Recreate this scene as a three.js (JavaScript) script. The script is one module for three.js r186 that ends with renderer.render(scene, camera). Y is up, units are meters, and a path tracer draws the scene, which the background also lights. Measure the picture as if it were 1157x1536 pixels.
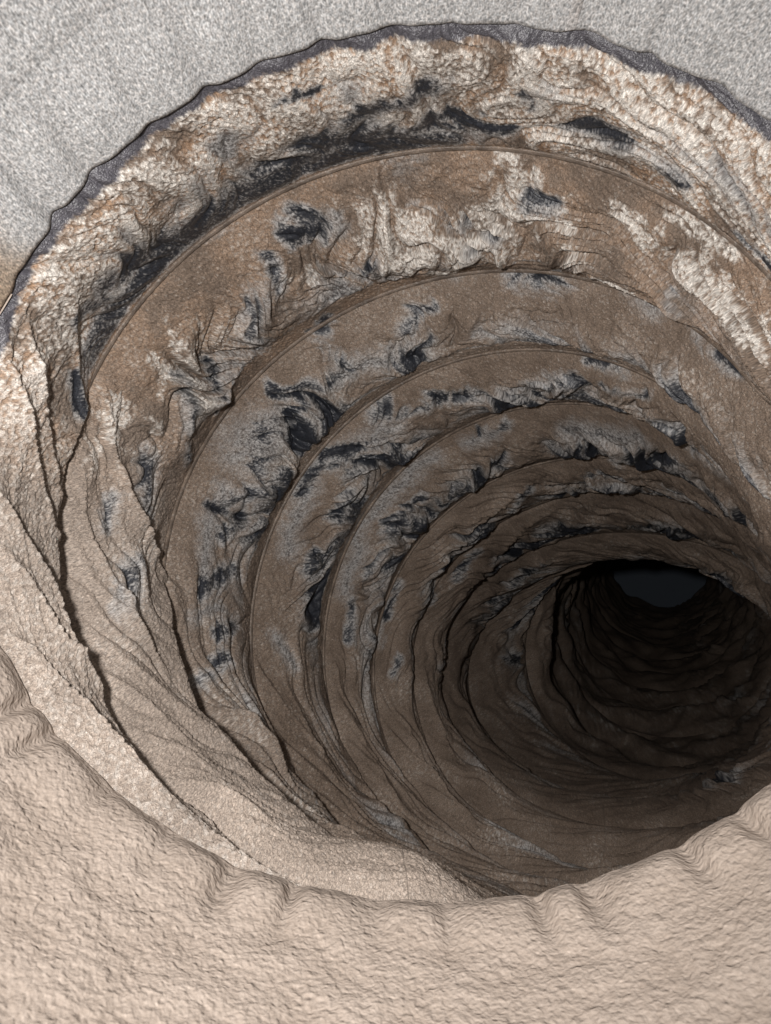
import * as THREE from 'three';

// ---------------------------------------------------------------- camera, lamp, exposure
// Looking through a crimped sheet metal collar into a sagging, dust coated flexible duct (about 0.2 m across).
const S = 0.1;                                   // duct radius in metres; shapes below are in duct radii
const scene = new THREE.Scene();
scene.background = new THREE.Color(0x000000);
const camera = new THREE.PerspectiveCamera(69.84, 771 / 1024, 0.005, 10);
camera.position.set(0, 0, 0);
camera.lookAt(0, 0, -1);
const renderer = new THREE.WebGLRenderer({ antialias: true });
renderer.toneMapping = THREE.LinearToneMapping;
renderer.toneMappingExposure = 1;
renderer.shadowMap.enabled = true;
// the flash beside the lens, the only light in the duct
const flash = new THREE.SpotLight(0xfffbf8, 0.225, 0, 0.98, 1, 2);
flash.position.set(-0.025, 0.014, 0.0);
flash.target.position.set(0.002, 0.0, -0.2);
flash.castShadow = true; flash.shadow.radius = 0.25; flash.shadow.mapSize.set(2048, 2048);
flash.shadow.camera.near = 0.01; flash.shadow.camera.far = 3;
scene.add(flash, flash.target);

// ---------------------------------------------------------------- helpers
const { sin, cos, PI, abs, min, max, floor, sqrt, exp } = Math;
const clamp = (x, a = 0, b = 1) => x < a ? a : x > b ? b : x;
const sst = (a, b, x) => { const t = clamp((x - a) / (b - a)); return t * t * (3 - 2 * t); };
const mix = (a, b, t) => a + (b - a) * t;
function rng(seed) { let a = seed >>> 0; return () => { a = (a + 0x6D2B79F5) | 0; let t = Math.imul(a ^ (a >>> 15), 1 | a); t = (t + Math.imul(t ^ (t >>> 7), 61 | t)) ^ t; return ((t ^ (t >>> 14)) >>> 0) / 4294967296; }; }
const PERM = new Uint8Array(512), GX = new Float32Array(256), GY = new Float32Array(256), GZ = new Float32Array(256);
{ const r = rng(77), p = [...Array(256).keys()];
  for (let i = 255; i > 0; i--) { const j = floor(r() * (i + 1)); [p[i], p[j]] = [p[j], p[i]]; }
  for (let i = 0; i < 512; i++) PERM[i] = p[i & 255];
  for (let i = 0; i < 256; i++) { const z = 2 * r() - 1, a = 2 * PI * r(), q = sqrt(1 - z * z); GX[i] = q * cos(a) * 1.5; GY[i] = q * sin(a) * 1.5; GZ[i] = z * 1.5; } }
function noise(x, y, z) {                        // gradient noise, about -1 .. 1
  const X = floor(x), Y = floor(y), Z = floor(z), fx = x - X, fy = y - Y, fz = z - Z, i = X & 255, j = Y & 255, k = Z & 255;
  const u = fx * fx * fx * (fx * (fx * 6 - 15) + 10), v = fy * fy * fy * (fy * (fy * 6 - 15) + 10), w = fz * fz * fz * (fz * (fz * 6 - 15) + 10);
  const A = PERM[i] + j, AA = PERM[A & 255] + k, AB = PERM[(A + 1) & 255] + k, B = PERM[i + 1] + j, BA = PERM[B & 255] + k, BB = PERM[(B + 1) & 255] + k;
  const g = (h, a, b, c) => { const q = PERM[h & 255]; return GX[q] * a + GY[q] * b + GZ[q] * c; };
  const x0 = fx - 1, y0 = fy - 1, z0 = fz - 1;
  const a = mix(mix(g(AA, fx, fy, fz), g(BA, x0, fy, fz), u), mix(g(AB, fx, y0, fz), g(BB, x0, y0, fz), u), v);
  const b = mix(mix(g(AA + 1, fx, fy, z0), g(BA + 1, x0, fy, z0), u), mix(g(AB + 1, fx, y0, z0), g(BB + 1, x0, y0, z0), u), v);
  return mix(a, b, w);
}
const numbers = {};
function tag(o, label, category) { o.userData.label = label; o.userData.category = category; return o; }
function mesh(name, geo, mat, parent) {
  const key = parent.uuid + name; const k = numbers[key] = (numbers[key] ?? -1) + 1;
  const m = new THREE.Mesh(geo, mat); m.name = k ? name + '_' + String(k).padStart(3, '0') : name;
  m.castShadow = m.receiveShadow = true; parent.add(m); return m;
}

// ---------------------------------------------------------------- the run of the duct
// one row per wire hoop: centre x, y, z, yaw, pitch, two half-axes and their turn (duct radii, radians)
const HOOPS = [
  [0.105, 0.144, -1.55, 0.05, -0.07, 1.04, 0.945, 0.165],
  [0.103, 0.122, -1.856, 0.158, -0.324, 1.01, 1.01, 0],
  [0.18, -0.013, -2.271, 0.335, -0.451, 0.99, 0.99, 0],
  [0.33, -0.295, -2.619, 0.478, -0.321, 0.985, 0.985, 0],
  [0.568, -0.477, -2.962, 0.546, -0.284, 0.993, 0.993, 0],
  [0.831, -0.625, -3.308, 0.462, -0.403, 0.981, 0.981, 0],
  [1.111, -0.709, -3.675, 0.36, -0.613, 1.015, 1.015, 0],
  [1.315, -0.801, -4.149, 0.377, -0.874, 1.034, 1.034, 0],
  [1.52, -0.952, -4.731, 0.465, -0.901, 1.003, 1.003, 0],
  [1.974, -0.977, -5.348, 0.446, -0.518, 0.961, 0.961, 0],
  [2.237, -1.08, -5.945, 0.361, -0.011, 0.985, 0.985, 0],
];
const FAR = 11;                                  // beyond the sag the duct runs on straight and level
for (let k = 1; k <= FAR; k++) { const t = k / FAR, a = HOOPS[10]; HOOPS.push([mix(a[0], 5.5, t), mix(a[1], -0.94, t), mix(a[2], -14.7, t), 0.35, 0, 1, 1, 0]); }
const NH = HOOPS.length;
const AXES = HOOPS.map(h => [sin(h[3]) * cos(h[4]), sin(h[4]), -cos(h[3]) * cos(h[4])]);
function spline(P, s, o, n, out) {
  s = clamp(s, 0, NH - 1.0001); const i = floor(s), t = s - i;
  const a = P[max(0, i - 1)], b = P[i], c = P[min(NH - 1, i + 1)], d = P[min(NH - 1, i + 2)];
  for (let k = 0; k < n; k++) { const q = o + k; out[k] = 0.5 * (2 * b[q] + (c[q] - a[q]) * t + (2 * a[q] - 5 * b[q] + 4 * c[q] - d[q]) * t * t + (3 * b[q] - a[q] - 3 * c[q] + d[q]) * t * t * t); }
  return out;
}
function section(s) {                            // the cross-section at s hoops along
  const c = spline(HOOPS, s, 0, 3, []), e = spline(HOOPS, s, 5, 3, []), n = spline(AXES, s, 0, 3, []);
  const N = new THREE.Vector3(...n).normalize(), r = new THREE.Vector3().crossVectors(N, new THREE.Vector3(0, 1, 0)).normalize(), u = new THREE.Vector3().crossVectors(r, N);
  const X = r.clone().multiplyScalar(cos(e[2])).addScaledVector(u, sin(e[2])), Y = u.clone().multiplyScalar(cos(e[2])).addScaledVector(r, -sin(e[2]));
  return { c, N, X, Y, a: e[0], b: e[1], t: e[2], s };
}
const arc = (v, a, b, c, d) => { const x = v < a - 0.5 ? v + 2 * PI : v; return sst(a, b, x) * sst(d, c, x); };
function slump(s, v) {                           // where the liner and its wire hang away from the round: low on the right, and in the slack gaps at bottom left
  let d = 0.17 * exp(-((s - 2.5) * (s - 2.5)) / 3) * arc(v, 4.72, 5.15, 6.25, 6.75);
  if (s < 2.2) d += sst(2.2, 1.3, s) * (0.05 * sst(1.2, 0.8, s) * arc(v, 4.0, 4.7, 6.0, 6.5) + 0.1 * arc(v, 4.7, 5.05, 6.1, 6.6));
  for (const [k, a, v0, v1] of [[1, 0.12, 3.1, 4.2], [2, 0.19, 3.45, 4.5], [3, 0.07, 3.9, 4.6], [4, 0.05, 4.0, 4.8], [5, 0.05, 4.1, 5.0]]) {
    const x = (s - k) / (s < k ? 0.07 : k < 3 ? 0.34 : 0.22); if (abs(x) < 3) d += a * exp(-x * x) * arc(v, v0, v0 + 0.35, v1 - 0.3, v1);
  }
  return d;
}
function onSection(q, v, h, out) {               // h: how far the liner leans inwards
  h -= q.s < 6 ? slump(q.s, v) : 0;
  const C = cos(v - q.t) * q.a * (1 - h), D = sin(v - q.t) * q.b * (1 - h);
  out[0] = q.c[0] + q.X.x * C + q.Y.x * D; out[1] = q.c[1] + q.X.y * C + q.Y.y * D; out[2] = q.c[2] + q.X.z * C + q.Y.z * D; return out;
}

// ---------------------------------------------------------------- where the liner is bare, furred or folded
const MS = 200, MB = 9, MROWS = MS * MB, MV = 2400, V0 = -PI / 2, TAU = 2 * PI;
const BARE = new Float32Array(MROWS * MV), FUR = new Float32Array(MROWS * MV), FOLD = new Float32Array(MROWS * MV);
const PITCH = 0.45;                              // mean hoop spacing
function stroke(map, hw, p) {                    // a soft-edged streak along points (s, v)
  for (let i = 0; i + 3 < p.length || i === 0; i += 2) {
    const s0 = p[i], v0 = p[i + 1], s1 = p[i + 2] ?? s0, v1 = p[i + 3] ?? v0, R = hw * 2.6;
    const ra = max(0, floor((min(s0, s1) - R / PITCH) * MS)), rb = min(MROWS - 1, ((max(s0, s1) + R / PITCH) * MS) | 0);
    const ca = max(0, floor((min(v0, v1) - R - V0) / TAU * MV)), cb = min(MV - 1, ((max(v0, v1) + R - V0) / TAU * MV) | 0);
    const dx = (s1 - s0) * PITCH, dy = v1 - v0, L = dx * dx + dy * dy + 1e-9;
    for (let r = ra; r <= rb; r++) for (let c = ca; c <= cb; c++) {
      const x = (r / MS - s0) * PITCH, y = V0 + c / MV * TAU - v0, t = clamp((x * dx + y * dy) / L), d = Math.hypot(x - t * dx, y - t * dy) / hw;
      const f = max(0, 1 - d / 2.6), k = r * MV + c; if (f > map[k]) map[k] = f;
    }
  }
}
const bare = (hw, ...p) => stroke(BARE, hw, p), pale = (hw, ...p) => stroke(FUR, hw, p);
function crease(amp, ...p) {                     // a pleat: rises slowly towards its lip and drops behind it
  const va = p[1], vb = p[p.length - 1], n = p.length / 2;
  for (let c = 0; c < MV; c++) {
    const v = V0 + c / MV * TAU; if (v < va - 0.12 || v > vb + 0.12) continue;
    let i = 0; while (i < n - 2 && v > p[2 * i + 3]) i++;
    const f = clamp((v - p[2 * i + 1]) / (p[2 * i + 3] - p[2 * i + 1] + 1e-6), -0.5, 1.5);
    const sc = mix(p[2 * i], p[2 * i + 2], f) + 0.006 * noise(v * 9, amp * 900, 3) + 0.0015 * noise(v * 70, amp * 900, 5), env = sst(va - 0.12, va + 0.12, v) * sst(vb + 0.12, vb - 0.1, v) * sst(4.68, 4.45, v);
    const ra = max(0, floor((sc - 0.5) * MS)), rb = min(MROWS - 1, floor((sc + 0.1) * MS));
    for (let r = ra; r <= rb; r++) { const d = sc - r / MS; FOLD[r * MV + c] += amp * env * (d > 0 ? exp(-d * 7) : exp(d * 24)); }
  }
}
function readMap(M, s, v) {
  const y = clamp(s * MS, 0, MROWS - 1.001), x = ((v - V0) / TAU % 1 + 1) % 1 * MV, i = floor(y), j = floor(x), j1 = (j + 1) % MV, fy = y - i, fx = x - j;
  return mix(mix(M[i * MV + j], M[i * MV + j1], fx), mix(M[(i + 1) * MV + j], M[(i + 1) * MV + j1], fx), fy);
}
// streaks: half-width, then points (hoops along, angle round)
bare(0.038, 0.84, 2.304, 0.82, 2.155, 0.76, 1.998, 0.76, 1.854, 0.86, 1.745, 0.96, 1.658);
bare(0.033, 0.64, 2.627, 0.76, 2.487, 0.84, 2.304);
bare(0.019, 0.58, 2.727, 0.74, 2.631);
bare(0.016, 0.78, 2.884, 0.92, 2.989);
bare(0.019, 0.62, 1.806, 0.52, 1.658, 0.44, 1.553);
bare(0.018, 0.78, 1.741, 0.78, 1.514, 0.78, 1.366);
bare(0.027, 0.62, 1.191, 0.66, 1.056);
bare(0.016, 0.72, 1.588, 0.66, 1.44);
bare(0.01, 0.3, 1.959, 0.34, 1.859);
bare(0.012, 0.74, 0.942, 0.78, 0.864);
bare(0.013, 0.86, 0.659, 0.88, 0.541);
bare(0.012, 0.46, 1.348, 0.56, 1.305);
bare(0.025, 1.22, 2.033, 1.28, 1.95);
bare(0.021, 1.26, 2.112, 1.34, 1.994);
bare(0.02, 1.28, 2.203, 1.48, 2.234);
bare(0.03, 1.4, 2.295, 1.58, 2.43, 1.72, 2.409);
bare(0.021, 1.62, 2.601, 1.86, 2.705);
bare(0.024, 1.5, 2.727, 1.68, 2.849);
bare(0.019, 1.8, 2.915, 1.9, 2.937);
bare(0.032, 1.52, 3.024, 1.64, 3.207);
bare(0.032, 1.58, 3.412, 1.5, 3.53);
bare(0.015, 1.44, 1.571, 1.38, 1.492);
bare(0.018, 1.62, 1.549, 1.5, 1.409);
bare(0.018, 1.32, 1.296, 1.3, 1.196);
bare(0.013, 1.26, 1.676, 1.32, 1.593);
bare(0.018, 1.64, 1.963, 1.58, 1.872);
bare(0.02, 1.68, 0.785, 2.02, 0.694, 2.02, 0.541);
bare(0.016, 1.32, 3.198, 1.34, 3.299);
bare(0.018, 2.04, 2.247, 2.02, 2.147);
bare(0.026, 2.34, 1.907, 2.22, 1.846);
bare(0.018, 2.2, 1.793, 2.18, 1.758);
bare(0.031, 2.04, 1.422, 2.04, 1.248);
bare(0.023, 2.22, 2.491, 2.38, 2.282);
bare(0.018, 2.42, 2.539, 2.38, 2.426);
bare(0.031, 2.32, 2.649, 2.4, 2.788);
bare(0.023, 2.28, 3.033, 2.54, 2.836);
bare(0.023, 2.42, 3.111, 2.56, 2.976);
bare(0.028, 2.3, 3.373, 2.66, 3.181);
bare(0.02, 2.48, 3.521, 2.7, 3.382);
bare(0.019, 2.28, 3.718, 2.56, 3.582);
bare(0.021, 2.1, 2.243, 2.42, 2.186);
bare(0.02, 3.02, 1.235, 3.02, 1.1);
bare(0.028, 3.12, 2.217, 3.24, 2.064, 3.4, 1.828);
bare(0.027, 3.34, 2.491, 3.6, 2.265);
bare(0.027, 3.5, 2.697, 3.5, 2.579);
bare(0.023, 3.14, 2.513, 3.28, 2.339);
bare(0.021, 3.48, 3.006, 3.48, 2.902);
bare(0.031, 3.34, 1.497, 3.32, 1.305);
bare(0.017, 3.28, 1.182, 3.18, 0.999);
bare(0.02, 3.1, 2.683, 3.08, 2.509);
bare(0.022, 4.24, 3.054, 4.32, 3.22);
bare(0.02, 4.32, 2.893, 4.3, 2.758);
bare(0.026, 4.3, 2.836, 4.38, 2.548);
bare(0.023, 4.64, 2.173, 4.54, 1.911);
bare(0.024, 5.02, 1.409, 4.38, 1.008);
bare(0.019, 4.26, 2.596, 4.36, 2.374);
bare(0.021, 4.1, 1.933, 4.12, 1.798);
bare(0.041, 4, 0.916, 4.02, 0.768);
bare(0.021, 5.14, 3.024, 5.08, 2.858);
bare(0.02, 5.28, 3.36, 5.36, 3.264);
bare(0.022, 5.54, 2.112, 5.3, 1.95);
bare(0.042, 5, 0.921, 5, 0.798);
bare(0.02, 5.26, 1.614, 5.32, 1.44);
bare(0.022, 6.04, 2.88, 5.58, 2.649);
bare(0.029, 6.76, 1.51, 6.58, 1.165);
bare(0.02, 6.18, 2.692, 6.14, 2.474);
bare(0.028, 7.38, 2.487, 7.32, 2.177);
pale(0.108, 1.4, 1.793, 1.58, 1.654, 1.46, 1.466, 1.26, 1.318);
pale(0.028, 1.6, 1.837, 1.96, 1.641);
pale(0.034, 1.32, 1.178, 1.76, 1.139, 2, 0.899);
pale(0.043, 1.26, 0.986, 1.32, 0.903);
pale(0.051, 1.32, 0.79, 1.28, 0.31);
pale(0.045, 1.46, 2.208, 1.56, 2.107);
pale(0.075, 1.64, 2.736, 1.4, 2.644);
pale(0.047, 1.48, 2.932, 1.52, 3.024);
pale(0.025, 1.1, 0.873, 1.04, 0.646);
pale(0.048, 1.14, 2.941, 1.16, 3.115);
pale(0.034, 2.52, 2.033, 2.36, 2.273);
pale(0.056, 2.34, 2.587, 2.22, 2.814);
pale(0.032, 2.28, 2.954, 2.3, 3.303);
pale(0.024, 2.22, 3.491, 2.54, 3.386);
pale(0.04, 3.34, 2.177, 3.14, 2.513);
pale(0.028, 3.4, 1.828, 3.56, 1.606);
pale(0.037, 3.2, 2.958, 3.1, 2.609);
pale(0.028, 3.2, 3.338, 3.4, 3.469);
pale(0.038, 4.1, 2.199, 4.06, 2.714, 4.14, 3.019);
pale(0.038, 4.34, 1.545, 4.32, 1.174);
pale(0.028, 4.14, 2.025, 4.14, 1.872);
pale(0.027, 5.06, 3.168, 5.06, 2.941);
crease(0.03, 0.12, 2.849, 0.3, 2.993, 0.46, 3.107, 0.62, 3.22, 0.8, 3.325, 0.92, 3.36);
crease(0.027, 0.24, 2.81, 0.38, 2.889, 0.56, 3.015, 0.76, 3.15, 0.9, 3.238);
crease(0.03, 0.52, 2.731, 0.74, 2.845, 0.94, 2.958, 0.98, 3.024);
crease(0.03, 0.26, 3.264, 0.44, 3.382, 0.64, 3.495, 0.69, 3.565, 0.69, 3.704, 0.88, 3.792);
crease(0.024, 0.22, 3.386, 0.38, 3.478, 0.48, 3.574, 0.54, 3.648, 0.86, 3.739);
crease(0.024, 0.12, 3.595, 0.24, 3.643, 0.3, 3.726, 0.4, 3.809, 0.42, 3.888, 0.42, 4.019);
crease(0.04, 1.1, 2.91, 1.24, 3.05, 1.36, 3.137, 1.48, 3.216, 1.7, 3.307, 1.96, 3.377);
crease(0.035, 1.12, 3.185, 1.18, 3.259, 1.22, 3.299, 1.32, 3.399, 1.42, 3.504, 1.54, 3.63);
crease(0.03, 1.16, 3.329, 1.24, 3.425, 1.34, 3.517, 1.48, 3.622, 1.64, 3.726);
crease(0.03, 1.14, 3.639, 1.24, 3.726, 1.3, 3.774, 1.38, 3.848, 1.46, 3.949);
crease(0.035, 1.02, 3.883, 1.1, 3.936, 1.13, 4.001, 1.13, 4.08, 1.18, 4.15, 1.22, 4.232, 1.26, 4.289);
crease(0.03, 2.22, 3.744, 2.32, 3.809, 2.48, 3.853, 2.63, 3.901, 2.63, 4.075);
crease(0.03, 2.14, 4.032, 2.16, 4.145, 2.17, 4.224, 2.17, 4.355);
crease(0.025, 3.06, 3.962, 3.16, 4.093, 3.22, 4.193, 3.26, 4.267);
crease(0.025, 3.3, 3.574, 3.38, 3.726, 3.42, 3.923);
crease(0.025, 4, 4.054, 4, 4.163, 4, 4.267, 4, 4.346);
crease(0.02, 4.16, 3.622, 4.26, 3.831, 4.26, 4.093);
crease(0.03, 5.33, 3.648, 5.33, 3.923, 5.33, 4.224);
crease(0.02, 5.24, 3.53, 5.34, 3.683);
crease(0.03, 5.26, 1.92, 5.34, 2.116, 5.34, 2.23, 5.46, 2.505, 5.54, 2.749);
crease(0.03, 6.14, 1.95, 6.22, 2.195, 6.5, 2.417, 6.5, 2.753);
crease(0.03, 6.14, 3.299, 6.18, 3.543, 6.28, 3.857);
// long lips where a sagging turn hangs over the next hoop (bottom left)
crease(0.03, 0.95, 2.95, 0.93, 3.3, 0.92, 3.6, 0.95, 4.3);
crease(0.06, 1.93, 3.45, 1.9, 3.7, 1.9, 4.0, 1.93, 4.4);
crease(0.03, 2.93, 3.75, 2.95, 4.1, 2.96, 4.5);
crease(0.03, 3.96, 3.8, 3.96, 4.5);
crease(0.03, 4.96, 3.9, 4.96, 4.6);

for (let n = 1; n < 6; n++) for (let j = 0; j < (n < 2 ? 2 : 4); j++) {   // long taut pleats crossing the turns at lower left
  const v = 3.3 + 0.06 * n + 0.29 * j + 0.07 * noise(n * 3.7, j * 2.3, 0.4); crease(0.017 + 0.007 * noise(j * 5.1, n * 1.9, 2.4), n + 0.04, v, n + 0.4, v + 0.36, n + 0.78, v + 0.66, n + 0.96, v + 0.9);
}

// ---------------------------------------------------------------- materials
const grainMap = (() => {                        // specks of dust, a few tenths of a millimetre; tiles
  const N = 1024, d = new Uint8Array(N * N * 4), h = new Uint8Array(N * N * 4);
  for (let y = 0; y < N; y++) for (let x = 0; x < N; x++) {
    const k = (y * N + x) * 4, a = noise(x / 4, y / 4, 0.5), b = noise(x / 2, y / 2, 7.5), c = noise(x / 4 + 90.3, y / 4 + 11.7, 3.5);
    const v = clamp(0.74 + 0.2 * a + 0.17 * b + 0.25 * sst(0.45, 0.8, c));
    d[k] = d[k + 1] = d[k + 2] = v * 255; d[k + 3] = 255; h[k] = h[k + 1] = h[k + 2] = clamp(0.5 + 0.35 * a + 0.25 * b) * 255; h[k + 3] = 255;
  }
  return [d, h].map((data, i) => { const t = new THREE.DataTexture(data, N, N); t.wrapS = t.wrapT = THREE.RepeatWrapping; t.magFilter = THREE.LinearFilter; t.minFilter = THREE.LinearMipmapLinearFilter; t.generateMipmaps = true; if (!i) t.colorSpace = THREE.SRGBColorSpace; t.needsUpdate = true; return t; });
})();
const GRAIN = 0.8;                               // duct radii that one tile covers
const dusty = new THREE.MeshStandardMaterial({ vertexColors: true, map: grainMap[0], bumpMap: grainMap[1], bumpScale: 0.00018, roughness: 0.82, metalness: 0, side: THREE.DoubleSide });
const film = dusty.clone(); film.roughness = 0.42;   // bare plastic film
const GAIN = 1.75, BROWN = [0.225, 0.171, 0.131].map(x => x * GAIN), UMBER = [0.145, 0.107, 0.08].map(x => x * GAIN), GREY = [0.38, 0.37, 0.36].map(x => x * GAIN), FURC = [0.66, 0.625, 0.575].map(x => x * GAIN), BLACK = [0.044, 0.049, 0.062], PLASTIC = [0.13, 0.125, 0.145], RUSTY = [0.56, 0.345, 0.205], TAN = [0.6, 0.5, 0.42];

// ---------------------------------------------------------------- flexible duct
const duct = tag(new THREE.Group(), 'black flexible duct coated inside with brown dust, sagging away between its wire hoops', 'flexible duct');
duct.name = 'flexible_duct'; duct.position.set(0.105 * S, 0.144 * S, -1.55 * S); scene.add(duct);
const O = [0.105, 0.144, -1.55];
const bulge = w => sin(PI * Math.pow(clamp(w), 0.9));
const F = 1100 / 1.5;
function columns(n, spacing) {                   // angles round the duct, close together where the surface is near
  const q = section(n + 0.5), p = [], acc = [0]; let a = onSection(q, V0, 0, [0, 0, 0]).slice(), total = 0;
  for (let i = 1; i <= 720; i++) {
    const b = onSection(q, V0 + i / 720 * TAU, 0, [0, 0, 0]).slice(), d = Math.hypot(a[0] - b[0], a[1] - b[1], a[2] - b[2]) / -b[2] * F;
    const inside = abs(b[0] / b[2]) < 0.58 && abs(b[1] / b[2]) < 0.74;
    total += inside ? d : d * 0.06; acc.push(total); a = b;
  }
  const N = max(160, floor(total / spacing)); let k = 0;
  for (let i = 0; i < N; i++) { const t = i / N * total; while (acc[k + 1] < t) k++; p.push(V0 + (k + (t - acc[k]) / (acc[k + 1] - acc[k])) / 720 * TAU); }
  return p;
}
function makeBand(n) {
  const near = n < 9, nw = [140, 160, 135, 100, 80, 70, 60, 60, 50, 36][n] ?? 20, w0 = n === 0 ? -0.12 : 0;
  const vs = columns(n, n < 4 ? 1.25 : n < 9 ? 1.35 : 2.2), nv = vs.length;
  const shiny = new Float32Array((nw + 1) * nv), uv = new Float32Array((nw + 1) * nv * 2), pos = new Float32Array((nw + 1) * nv * 3), col = new Float32Array((nw + 1) * nv * 3), P = [0, 0, 0], G = [0, 0, 0];
  for (let i = 0; i <= nw; i++) {
    const w = mix(w0, 1, i / nw), s = n + w, q = section(s), depth = -q.c[2];
    const wm = sst(0.2, 0.48, w) * sst(0.88, 0.68, w), edge = sst(0, 0.1, w) * sst(1, 0.9, w);
    for (let j = 0; j < nv; j++) {
      const v = vs[j], cv = cos(v), sv = sin(v), k = (i * nv + j) * 3;
      uv[(i * nv + j) * 2] = v / GRAIN; uv[(i * nv + j) * 2 + 1] = s * PITCH / GRAIN;
      const id = n * 7.3, far = n > 8 ? 1 : 0, top = sst(0.35, 0.9, sv), low = sst(n < 2 ? 0.45 : 0.1, n < 2 ? -0.25 : -0.5, sv) * sst(0.75, 0.2, cv);
      const warp = noise(cv * 2.2, sv * 2.2, s * 2.1), warp2 = noise(cv * 5 + 9, sv * 5, s * 3.5);
      const act = sst(-0.5, 0.55, noise(cv * 2.6 + 20, sv * 2.6, n * 3.1 + w * 0.7));
      // pleats of slack cloth: rounded folds with sharp valleys, running slantwise over each turn
      const slant = n > 4 ? mix(-0.55, 0.9, low) : mix(mix(mix(-0.28, -0.1, top), -1.0, n < 2 ? sst(0.15, 0.55, cv) : 0), 0.85, low);
      const x1 = v - slant * w + 0.10 * warp + 0.05 * warp2 * (1 + top), c1 = cos(x1), s1 = sin(x1), id2 = n < 3 ? mix(id, 3, low) : id;
      const fa = abs(noise(c1 * 4.6, s1 * 4.6, w * 0.8 + id)), x2 = x1 + 0.06 * fa + 0.05 * warp2, c2 = cos(x2), s2 = sin(x2);
      const fb = abs(noise(c2 * 10 + 4, s2 * 10, w * 1.7 + id + 3)), fc = abs(noise(c2 * 21 + 9, s2 * 21, w * 3.2 + id + 5 + 2 * warp2 * top));
      const fd = abs(noise(c2 * 38 + 1, s2 * 38, w * 4 + id + 8 + warp2));
      const valley = 1 - sst(0, 0.16, fa) * (0.45 + 0.55 * sst(0, 0.14, fb));
      let h = (n === 0 ? 0.05 : 0.058) * bulge(w) * (1 + 0.35 * warp) - (n === 0 ? 0.015 * sst(0.2, 0, w) : 0);
      if (far) h += 0.07 * warp * edge + 0.05 * edge * noise(cv * 1.3, sv * 1.3 + 8, s * 0.9);
      const reach = mix(wm, sst(0.02, 0.3, w) * sst(1, 0.85, w), max(low * 0.9, far, n > 4 ? 0.7 : 0));
      const bs0 = near ? readMap(BARE, s, v) : 0, fs0 = near ? readMap(FUR, s, v) : 0;
      const A = n === 0 ? edge * mix(0.34, 0.16, low) : reach * (0.35 + 0.75 * act) * mix(1, n < 2 ? 0.26 : 0.5, low) * (n > 4 ? 1.1 : 1) + edge * (0.1 + 0.5 * bs0 + (n === 1 ? 0.5 * fs0 : 0));
      h += A * (0.085 * (sqrt(fa + 0.01) - 0.45) + 0.055 * (sqrt(fb + 0.005) - 0.45) + (0.029 - 0.016 * low) * (sqrt(fc + 0.005) - 0.45) + (0.016 - 0.011 * low) * (sqrt(fd + 0.004) - 0.45));
      // a slack lip along the far side of each turn
      const we = 0.8 + 0.05 * noise(cv * 5 + 30, sv * 5, id) + 0.008 * noise(cv * 17, sv * 17, id + 4), dw = we - w;
      const sq = 0.62 * noise(c1 * 7, s1 * 7, id + 2 + w * 0.5) + 0.5 * noise(c2 * 16, s2 * 16, id + 9 + w);
      if (n > 0) h += 0.022 * act * mix(1, 0.3, low) * edge * (dw > 0 ? exp(-dw * 6) : exp(dw * 26));
      if (near) h += readMap(FOLD, s, v) * sst(0, 0.04, w);
      onSection(q, v, h, P);
      // dust: thick and brown, thin and grey over the black plastic, or none
      let g1 = 0, g2 = 0;
      if (depth < 8) { g1 = noise(P[0] * 85, P[1] * 85, P[2] * 85); g2 = noise(P[0] * 170 + 7, P[1] * 170, P[2] * 170); }
      const m1 = noise(P[0] * 6, P[1] * 6, P[2] * 6 + 9), m2 = noise(P[0] * 19, P[1] * 19, P[2] * 19), m3 = noise(P[0] * 40, P[1] * 40, P[2] * 40 + 5);
      const worm = 1 - 2 * abs(g1);
      const ws = s + 0.12 * sq + 0.03 * m3, wv = v + 0.025 * warp2 + 0.012 * m3;
      const bs = near ? readMap(BARE, clamp(ws, n, n + 0.99), wv) : 0, fs = near ? readMap(FUR, clamp(ws, n, n + 0.99), wv) : 0;
      let b = n === 0 ? 0 : (dw > 0 ? sst(0.55, 0.04, dw + 0.28 * (0.35 - sq)) * sst(-0.3, 0.4, sq + 0.15) : sst(-0.05, 0, dw)) * (0.35 + 0.65 * act) * mix(1, 0.4, low) * (n === 1 ? 0.5 : far ? 0.3 : 1);
      b = max(b, bs * (n === 0 ? 1.35 : 1.12) * (0.45 + 0.5 * valley + 0.45 * sq + 0.3 * (0.35 - fd)), n > 1 ? 0.45 * fs : 0) + 0.08 * (m3 + m2) * sst(0.05, 0.3, b) + (n > 1 ? 0.34 * act * wm * (0.45 + 0.55 * valley) * (1 - 0.7 * low) : 0);
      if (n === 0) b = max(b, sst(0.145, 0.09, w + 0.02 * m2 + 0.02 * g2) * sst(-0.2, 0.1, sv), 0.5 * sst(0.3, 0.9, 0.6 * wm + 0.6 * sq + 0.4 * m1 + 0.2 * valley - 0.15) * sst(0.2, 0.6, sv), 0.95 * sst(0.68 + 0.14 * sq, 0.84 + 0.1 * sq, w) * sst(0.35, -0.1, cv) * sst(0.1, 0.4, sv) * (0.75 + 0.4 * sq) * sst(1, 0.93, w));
      const thin = sst(0.06, 0.56, b + 0.08 * g1 + 0.08 * g2), grain = sst(b * 1.7 - 1.25, b * 1.7 - 0.45, g2 * 0.8 + g1 * 0.35);
      let fur = n === 0 ? 0.6 + 0.9 * (sqrt(fb) - 0.42) + 0.5 * m1 + 0.25 * sq - 0.4 * sst(0.78, 0.9, w) : 0.14 + 0.2 * m1 + 0.22 * wm * act * (n < 3 ? 1 : 0.5);
      if (n === 0) fur = mix(fur, 0.36, 0.85 * low);
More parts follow.
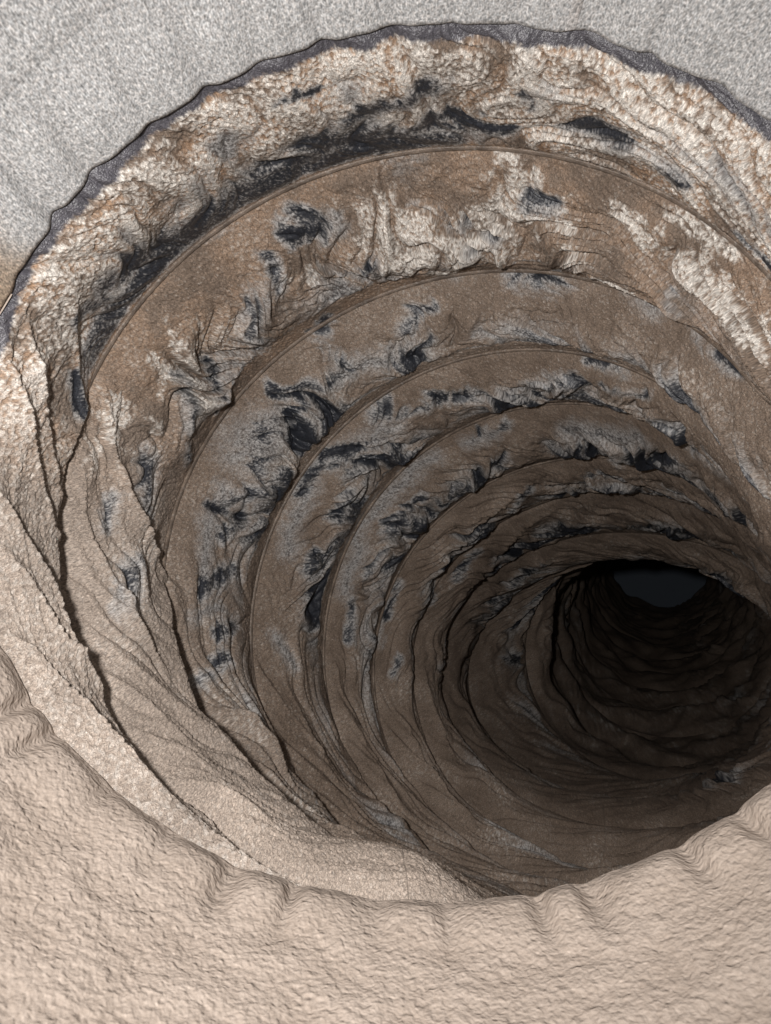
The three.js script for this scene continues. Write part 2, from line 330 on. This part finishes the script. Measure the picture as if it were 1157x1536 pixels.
      if (n === 1) fur = max(fur, sst(0.28, 1.0, fs * (0.8 + 1.2 * (sqrt(fb) - 0.35)) + 0.35 * m2 + 0.2 * m3) * 0.8);
      fur = clamp(fur);
      const tip = sst(-0.6, 0.4, g1 * 0.8 + g2 * 0.6 + fur - 0.75), spark = sst(0.35, 0.7, g2 + 0.25 * m2) * 0.32;
      const f = clamp(max(tip * sst(0.05, 0.5, fur), spark * (n < 4 ? 1 : 0.4))) * (n < 2 ? mix(1, n ? 0.75 : 0.4, low) : 1);
      const mo = clamp(0.45 + 0.6 * m1 + 0.3 * m2 + 0.3 * worm - 0.1), tan = n < 2 ? low * 0.85 : n < 3 ? 0.3 * low : 0;
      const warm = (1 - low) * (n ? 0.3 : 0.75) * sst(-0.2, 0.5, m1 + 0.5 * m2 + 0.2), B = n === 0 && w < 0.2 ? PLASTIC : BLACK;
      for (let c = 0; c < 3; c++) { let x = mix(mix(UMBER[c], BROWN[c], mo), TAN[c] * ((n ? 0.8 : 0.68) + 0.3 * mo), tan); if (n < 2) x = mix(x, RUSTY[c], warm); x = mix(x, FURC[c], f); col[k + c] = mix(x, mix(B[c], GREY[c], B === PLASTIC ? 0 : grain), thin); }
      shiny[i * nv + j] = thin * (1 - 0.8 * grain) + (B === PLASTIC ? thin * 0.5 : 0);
      const lift = (0.35 + 0.65 * (1 - thin)) * ((n < 4 ? 0.004 : 0.003) * worm + 0.0018 * g2 + 0.0024 * fur * g1) * (w < 0.02 || w > 0.98 ? 0.3 : 1);
      onSection(q, v, h + lift, P);
      for (let c = 0; c < 3; c++) pos[k + c] = (P[c] - O[c]) * S;
    }
  }
  const idx = new Uint32Array(nw * nv * 6); let t = 0, split = 0;
  for (const film of [false, true]) { split = t; for (let i = 0; i < nw; i++) for (let j = 0; j < nv; j++) {
    const a = i * nv + j, b = i * nv + (j + 1) % nv, c = a + nv, d = b + nv;
    if ((shiny[a] + shiny[b] + shiny[c] + shiny[d] > 2) !== film) continue;
    idx[t++] = a; idx[t++] = b; idx[t++] = c; idx[t++] = b; idx[t++] = d; idx[t++] = c;
  } }
  const g = new THREE.BufferGeometry();
  g.setAttribute('position', new THREE.BufferAttribute(pos, 3)); g.setAttribute('color', new THREE.BufferAttribute(col, 3)); g.setAttribute('uv', new THREE.BufferAttribute(uv, 2));
  g.setIndex(new THREE.BufferAttribute(idx, 1)); g.computeVertexNormals();
  if (n === 1) band1 = { pos, vs, nv, nw };
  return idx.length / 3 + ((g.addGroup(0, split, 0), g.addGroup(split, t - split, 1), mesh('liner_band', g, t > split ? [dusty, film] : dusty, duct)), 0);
}
let triangles = 0, band1 = null;
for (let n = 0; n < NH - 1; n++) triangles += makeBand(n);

// the spring wire under the liner, one hoop per turn
function makeHoop(n) {
  const q = section(n), nv = n < 9 ? 900 : 200, nt = 8, r = n < 7 ? 0.0085 : 0.007, pos = [], col = [], uv = [], idx = [], C = [0, 0, 0], E = [0, 0, 0];
  for (let j = 0; j < nv; j++) {
    const v = j / nv * TAU; onSection(q, v, n < 6 ? 0.003 : -0.006, C); onSection(q, v, 0.104, E);
    const inx = E.map((e, c) => e - C[c]), L = Math.hypot(...inx);
    for (let i = 0; i < nt; i++) {
      const a = i / nt * TAU, rr = r * (1 + 0.12 * noise(v * 60, a * 2, n * 5));
      const p = [0, 1, 2].map(c => C[c] + rr * (cos(a) * inx[c] / L + sin(a) * [q.N.x, q.N.y, q.N.z][c]));
      pos.push(...p.map((x, c) => (x - O[c]) * S)); uv.push(v / GRAIN, i * 0.01);
      const m = clamp(0.5 + noise(p[0] * 20, p[1] * 20, p[2] * 20) * 0.9), g = sst(0.3, 0.7, noise(p[0] * 120, p[1] * 120, p[2] * 120)) * 0.3;
      for (let c = 0; c < 3; c++) col.push(mix(mix(UMBER[c] * 0.7, BROWN[c], m), FURC[c], g));
      const k = j * nt + i, k1 = j * nt + (i + 1) % nt, m0 = ((j + 1) % nv) * nt;
      idx.push(k, m0 + i, k1, k1, m0 + i, m0 + (i + 1) % nt);
    }
  }
  const g = new THREE.BufferGeometry(); g.setAttribute('position', new THREE.Float32BufferAttribute(pos, 3)); g.setAttribute('color', new THREE.Float32BufferAttribute(col, 3)); g.setAttribute('uv', new THREE.Float32BufferAttribute(uv, 2));
  g.setIndex(idx); g.computeVertexNormals(); mesh('wire_hoop', g, n < 4 ? film : dusty, duct); triangles += idx.length / 3;
}
for (let n = 1; n < NH; n++) makeHoop(n);

// ---------------------------------------------------------------- sheet metal collar round the lens
const collar = tag(new THREE.Group(), 'grey galvanised metal collar with a crimped edge round the mouth of the duct', 'duct collar');
collar.name = 'metal_collar'; collar.position.set(O[0] * S, O[1] * S, O[2] * S); scene.add(collar);
const RIM = (() => { const N = new THREE.Vector3(sin(0.05) * cos(-0.07), sin(-0.07), -cos(0.05) * cos(-0.07)), r = new THREE.Vector3().crossVectors(N, new THREE.Vector3(0, 1, 0)).normalize(), u = new THREE.Vector3().crossVectors(r, N);
  const t = 0.165; return { N, X: r.clone().multiplyScalar(cos(t)).addScaledVector(u, sin(t)), Y: u.clone().multiplyScalar(cos(t)).addScaledVector(r, -sin(t)), a: 1.02, b: 0.926, t }; })();
const FLUTES = 43;
function flute(v) {                              // 0 on the lands, up to 1 in the narrow grooves of the crimp
  const x = v / TAU * FLUTES + 0.35 * noise(cos(v) * 6, sin(v) * 6, 1.5), i = floor(x), f = x - i - 0.5;
  const amp = 0.6 + 0.6 * noise(i * 1.71, 4.4, 0.5);
  return amp * exp(-f * f / 0.035);
}
function collarPoint(t, v, inward, out) {        // t: 0 at the crimped edge, negative towards the lens
  const cr = sst(-0.26, -0.09, t) * (mix(0.026, mix(0.046, 0.014, sst(-0.08, 0, t)), sst(0, -0.5, sin(v))) * (0.7 - flute(v)) - 0.006) , k = 1 - inward - cr * 0.8 + 0.012;
  const ragged = t > -0.02 ? 0.006 * noise(cos(v) * 14, sin(v) * 14, 7) : 0;
  const C = cos(v - RIM.t) * RIM.a * k, D = sin(v - RIM.t) * RIM.b * k, T = t + ragged;
  for (let c = 0; c < 3; c++) { const e = ['x', 'y', 'z'][c]; out[c] = O[c] + RIM.N[e] * T + RIM.X[e] * C + RIM.Y[e] * D; }
  return out;
}
const metalMap = (() => {                        // fine grey dust on galvanised steel: colour grain only
  const N = 1024, d = new Uint8Array(N * N * 4), h = new Uint8Array(N * N * 4);
  for (let y = 0; y < N; y++) for (let x = 0; x < N; x++) {
    const k = (y * N + x) * 4, n1 = noise(x / 4, y / 4, 3.3), n2 = noise(x / 2, y / 2, 8.8), n3 = noise(x / 4 + 60.5, y / 4 + 31.2, 5.1);
    const v = clamp(0.71 + 0.15 * n1 + 0.28 * n2 + 0.08 * n3), e = 1, brown = clamp(0.35 + 0.6 * n3);
    const c = [v * mix(1, 1.02, brown), v * mix(0.995, 0.98, brown), v * mix(0.985, 0.945, brown)];
    for (let i = 0; i < 3; i++) d[k + i] = clamp(c[i]) * 255; d[k + 3] = 255;
    h[k] = h[k + 1] = h[k + 2] = clamp(0.5 + e * (0.4 * n1 + 0.35 * n2)) * 255; h[k + 3] = 255;
  }
  const mk = (data, srgb) => { const t = new THREE.DataTexture(data, N, N); t.wrapS = t.wrapT = THREE.RepeatWrapping; t.magFilter = THREE.LinearFilter; t.minFilter = THREE.LinearMipmapLinearFilter; t.generateMipmaps = true; if (srgb) t.colorSpace = THREE.SRGBColorSpace; t.needsUpdate = true; return t; };
  return { color: mk(d, true), bump: mk(h, false) };
})();
const metal = new THREE.MeshStandardMaterial({ map: metalMap.color, bumpMap: metalMap.bump, bumpScale: 0.00012, vertexColors: true, roughness: 0.62, metalness: 0, side: THREE.DoubleSide });
function shell(name, ts, nv, label) {            // a length of the collar with an inner and an outer face
  const pos = [], uv = [], col = [], idx = [], P = [0, 0, 0], rows = [...ts.map(t => [t, 0]), ...ts.slice().reverse().map(t => [t, -0.008])];
  rows.forEach(([t, inn], i) => { for (let j = 0; j <= nv; j++) {
    const v = V0 + j / nv * TAU; collarPoint(t, v, inn, P); pos.push(...P.map((x, c) => (x - O[c]) * S)); uv.push(v * 0.955 / 1.6, t / 2.8);
    const rust = 0.7 * sst(0.74, 0.85, noise(P[0] * 17, P[1] * 17, P[2] * 17 + 30)), low = sst(-0.1, 0.5, noise(P[0] * 5, P[1] * 5, P[2] * 5)) * sst(-0.3, -0.05, t) * sst(0.75, 0.3, sin(v));
    for (let c = 0; c < 3; c++) col.push(mix(mix([1.04, 1.09, 1.14][c], [0.75, 0.6, 0.45][c], low), [0.45, 0.25, 0.16][c], rust));
    if (i && j) { const d = i * (nv + 1) + j; idx.push(d - nv - 2, d - nv - 1, d - 1, d - nv - 1, d, d - 1); }
  } });
  const g = new THREE.BufferGeometry(); g.setAttribute('position', new THREE.Float32BufferAttribute(pos, 3)); g.setAttribute('uv', new THREE.Float32BufferAttribute(uv, 2)); g.setAttribute('color', new THREE.Float32BufferAttribute(col, 3));
  g.setIndex(idx); g.computeVertexNormals(); const m = mesh(name, g, metal, collar); if (label) m.userData.label = label; triangles += idx.length / 3; return m;
}
const steps = (a, b, n) => Array.from({ length: n + 1 }, (_, i) => mix(a, b, i / n));
shell('collar_wall', steps(-2.6, -0.3, 46), 400);
shell('crimped_edge', steps(-0.3, 0, 24), 1300);

{ // the lapped seam, with a little rust along it
  const pos = [], uv = [], col = [], idx = [], P = [0, 0, 0], prof = [[0, 0.0005], [0.002, 0.006], [0.02, 0.007], [0.022, 0.0005]], n = 40;
  for (let i = 0; i <= n; i++) { const t = mix(-2.5, -0.01, i / n);
    prof.forEach(([dv, th], j) => { const v = 1.285 + dv; collarPoint(t, v, th, P); pos.push(...P.map((x, c) => (x - O[c]) * S)); uv.push(v * 0.955 / 1.6, t / 2.8);
      const r = sst(0.0, 0.5, noise(t * 6, 3, j)) * (j === 0 ? 0.8 : 0.15); for (let c = 0; c < 3; c++) col.push(mix([1.05, 1.07, 1.1][c], [0.5, 0.36, 0.26][c], r));
      if (i && j) { const d = i * 4 + j; idx.push(d - 5, d - 4, d - 1, d - 4, d, d - 1); } }); }
  const g = new THREE.BufferGeometry(); g.setAttribute('position', new THREE.Float32BufferAttribute(pos, 3)); g.setAttribute('uv', new THREE.Float32BufferAttribute(uv, 2)); g.setAttribute('color', new THREE.Float32BufferAttribute(col, 3)); g.setIndex(idx); g.computeVertexNormals(); mesh('seam', g, metal, collar);
}
// ---------------------------------------------------------------- dust lying in the bottom of the collar
{
  const ts = [], nt = 210, nv = 1000, va = 2.75, vb = 6.3; for (let i = 0; i <= nt; i++) ts.push(mix(-1.15, 0.006, Math.pow(i / nt, 0.8)));
  const pos = new Float32Array((nt + 1) * (nv + 1) * 3), col = new Float32Array(pos.length), uv = new Float32Array((nt + 1) * (nv + 1) * 2), idx = [], P = [0, 0, 0];
  for (let i = 0; i <= nt; i++) for (let j = 0; j <= nv; j++) {
    const t = ts[i], v = mix(va, vb, j / nv), k = (i * (nv + 1) + j) * 3; collarPoint(t, v, 0, P);
    const n1 = noise(P[0] * 3, P[1] * 3, P[2] * 3), n2 = noise(P[0] * 40, P[1] * 40, P[2] * 40), n3 = noise(P[0] * 160, P[1] * 160, P[2] * 160), n4 = noise(P[0] * 12, P[1] * 12, P[2] * 12);
    const side = sst(va, va + 0.35, v) * sst(vb, vb - 0.35, v), lip = sst(0.006, -0.012, t);
    const smooth = mix(1.25, 0.5, sst(-0.25, -0.05, t) * (1 - clamp(flute(v))));
    const th = mix(-0.02, 0.009 + 0.005 * n1, side) * lip + smooth * side * lip * (0.0016 * n2 + 0.004 * n4);
    collarPoint(t, v, th, P); uv[k / 3 * 2] = v * 0.9 / GRAIN; uv[k / 3 * 2 + 1] = t / GRAIN;
    for (let c = 0; c < 3; c++) { pos[k + c] = (P[c] - O[c]) * S; col[k + c] = mix([0.345, 0.284, 0.236][c], [0.44, 0.372, 0.318][c], clamp(0.5 + 0.4 * n4 + 0.7 * n3)) * (1 + 0.25 * sst(0.5, 0.75, n3)); }
    if (i && j) { const d = i * (nv + 1) + j; idx.push(d - nv - 2, d - nv - 1, d - 1, d - nv - 1, d, d - 1); }
  }
  const g = new THREE.BufferGeometry(); g.setAttribute('position', new THREE.BufferAttribute(pos, 3)); g.setAttribute('color', new THREE.BufferAttribute(col, 3)); g.setAttribute('uv', new THREE.BufferAttribute(uv, 2)); g.setIndex(idx); g.computeVertexNormals();
  const N = 2048, hd = new Uint8Array(N * N * 4);
  for (let y = 0; y < N; y++) for (let x = 0; x < N; x++) {
    const k = (y * N + x) * 4, q = noise(x / 8 + 30, y / 8, 2.2), r = noise(x / 8, y / 8 + 55, 6.1), a = noise(x / 8 + 0.4 * q, y / 8 + 0.4 * r, 0.4), b = noise(x / 4 + 0.5 * q, y / 4 + 0.5 * r, 4.4), c = noise(x / 2, y / 2, 9.9);
    hd[k] = hd[k + 1] = hd[k + 2] = clamp(0.5 + 0.3 * a + 0.16 * b + 0.16 * (0.4 - abs(q)) + 0.05 * c) * 255; hd[k + 3] = 255;
  }
  const coarse = new THREE.DataTexture(hd, N, N); coarse.wrapS = coarse.wrapT = THREE.RepeatWrapping; coarse.magFilter = THREE.LinearFilter; coarse.minFilter = THREE.LinearMipmapLinearFilter; coarse.generateMipmaps = true; coarse.repeat.set(GRAIN / 2.6, GRAIN / 3.6); coarse.needsUpdate = true;
  const d = mesh('settled_dust', g, new THREE.MeshStandardMaterial({ vertexColors: true, bumpMap: coarse, bumpScale: 0.0007, roughness: 1, side: THREE.DoubleSide }), scene);
  d.position.copy(collar.position); tag(d, 'thick pale tan dust lying over the bottom of the metal collar', 'dust'); d.userData.kind = 'stuff'; triangles += idx.length / 3;
}

// ---------------------------------------------------------------- far end of the duct
{
  const q = section(NH - 1.001), end = tag(new THREE.Group(), 'dark grey sheet metal boot closing the far end of the duct', 'duct boot'); end.name = 'end_boot'; end.position.set(q.c[0] * S, q.c[1] * S, q.c[2] * S); scene.add(end);
  const m = new THREE.MeshStandardMaterial({ color: 0x76818f, roughness: 0.7, metalness: 0.1, side: THREE.DoubleSide });
  const look = new THREE.Quaternion().setFromUnitVectors(new THREE.Vector3(0, 0, 1), q.N);
  const a = mesh('back_plate', new THREE.CylinderGeometry(1.06 * S, 1.06 * S, 0.01 * S, 64).rotateX(PI / 2).translate(0, 0, 0.2 * S), m, end);
  const b = mesh('collar_ring', new THREE.CylinderGeometry(1.04 * S, 1.04 * S, 0.24 * S, 64, 1, true).rotateX(PI / 2).translate(0, 0, 0.08 * S), m, end);
  a.quaternion.copy(look); b.quaternion.copy(look);
}
{ // a stray fibre lying on the second turn
  const at = (w, v, up) => { let j = 0; while (j < band1.nv - 1 && band1.vs[j + 1] < v) j++; const k = (Math.round(w * band1.nw) * band1.nv + j) * 3, p = new THREE.Vector3(band1.pos[k], band1.pos[k + 1], band1.pos[k + 2]); return p.lerp(new THREE.Vector3(0, 0, p.z), up); };
  const pts = [[0.16, 3.985, 0.006], [0.14, 4.0, 0.01], [0.115, 4.03, 0.01], [0.1, 4.05, 0.006]].map(a => at(...a)), o = pts[0].clone(); pts.forEach(p => p.sub(o));
  const m = mesh('fibre', new THREE.TubeGeometry(new THREE.CatmullRomCurve3(pts), 24, 0.00025, 6), new THREE.MeshStandardMaterial({ color: 0x3b4038, roughness: 0.8 }), scene);
  m.position.copy(o).add(duct.position); tag(m, 'short dark grey fibre lying on the dusty liner at lower left', 'fibre');
}
console.log('triangles', Math.round(triangles));
renderer.render(scene, camera);
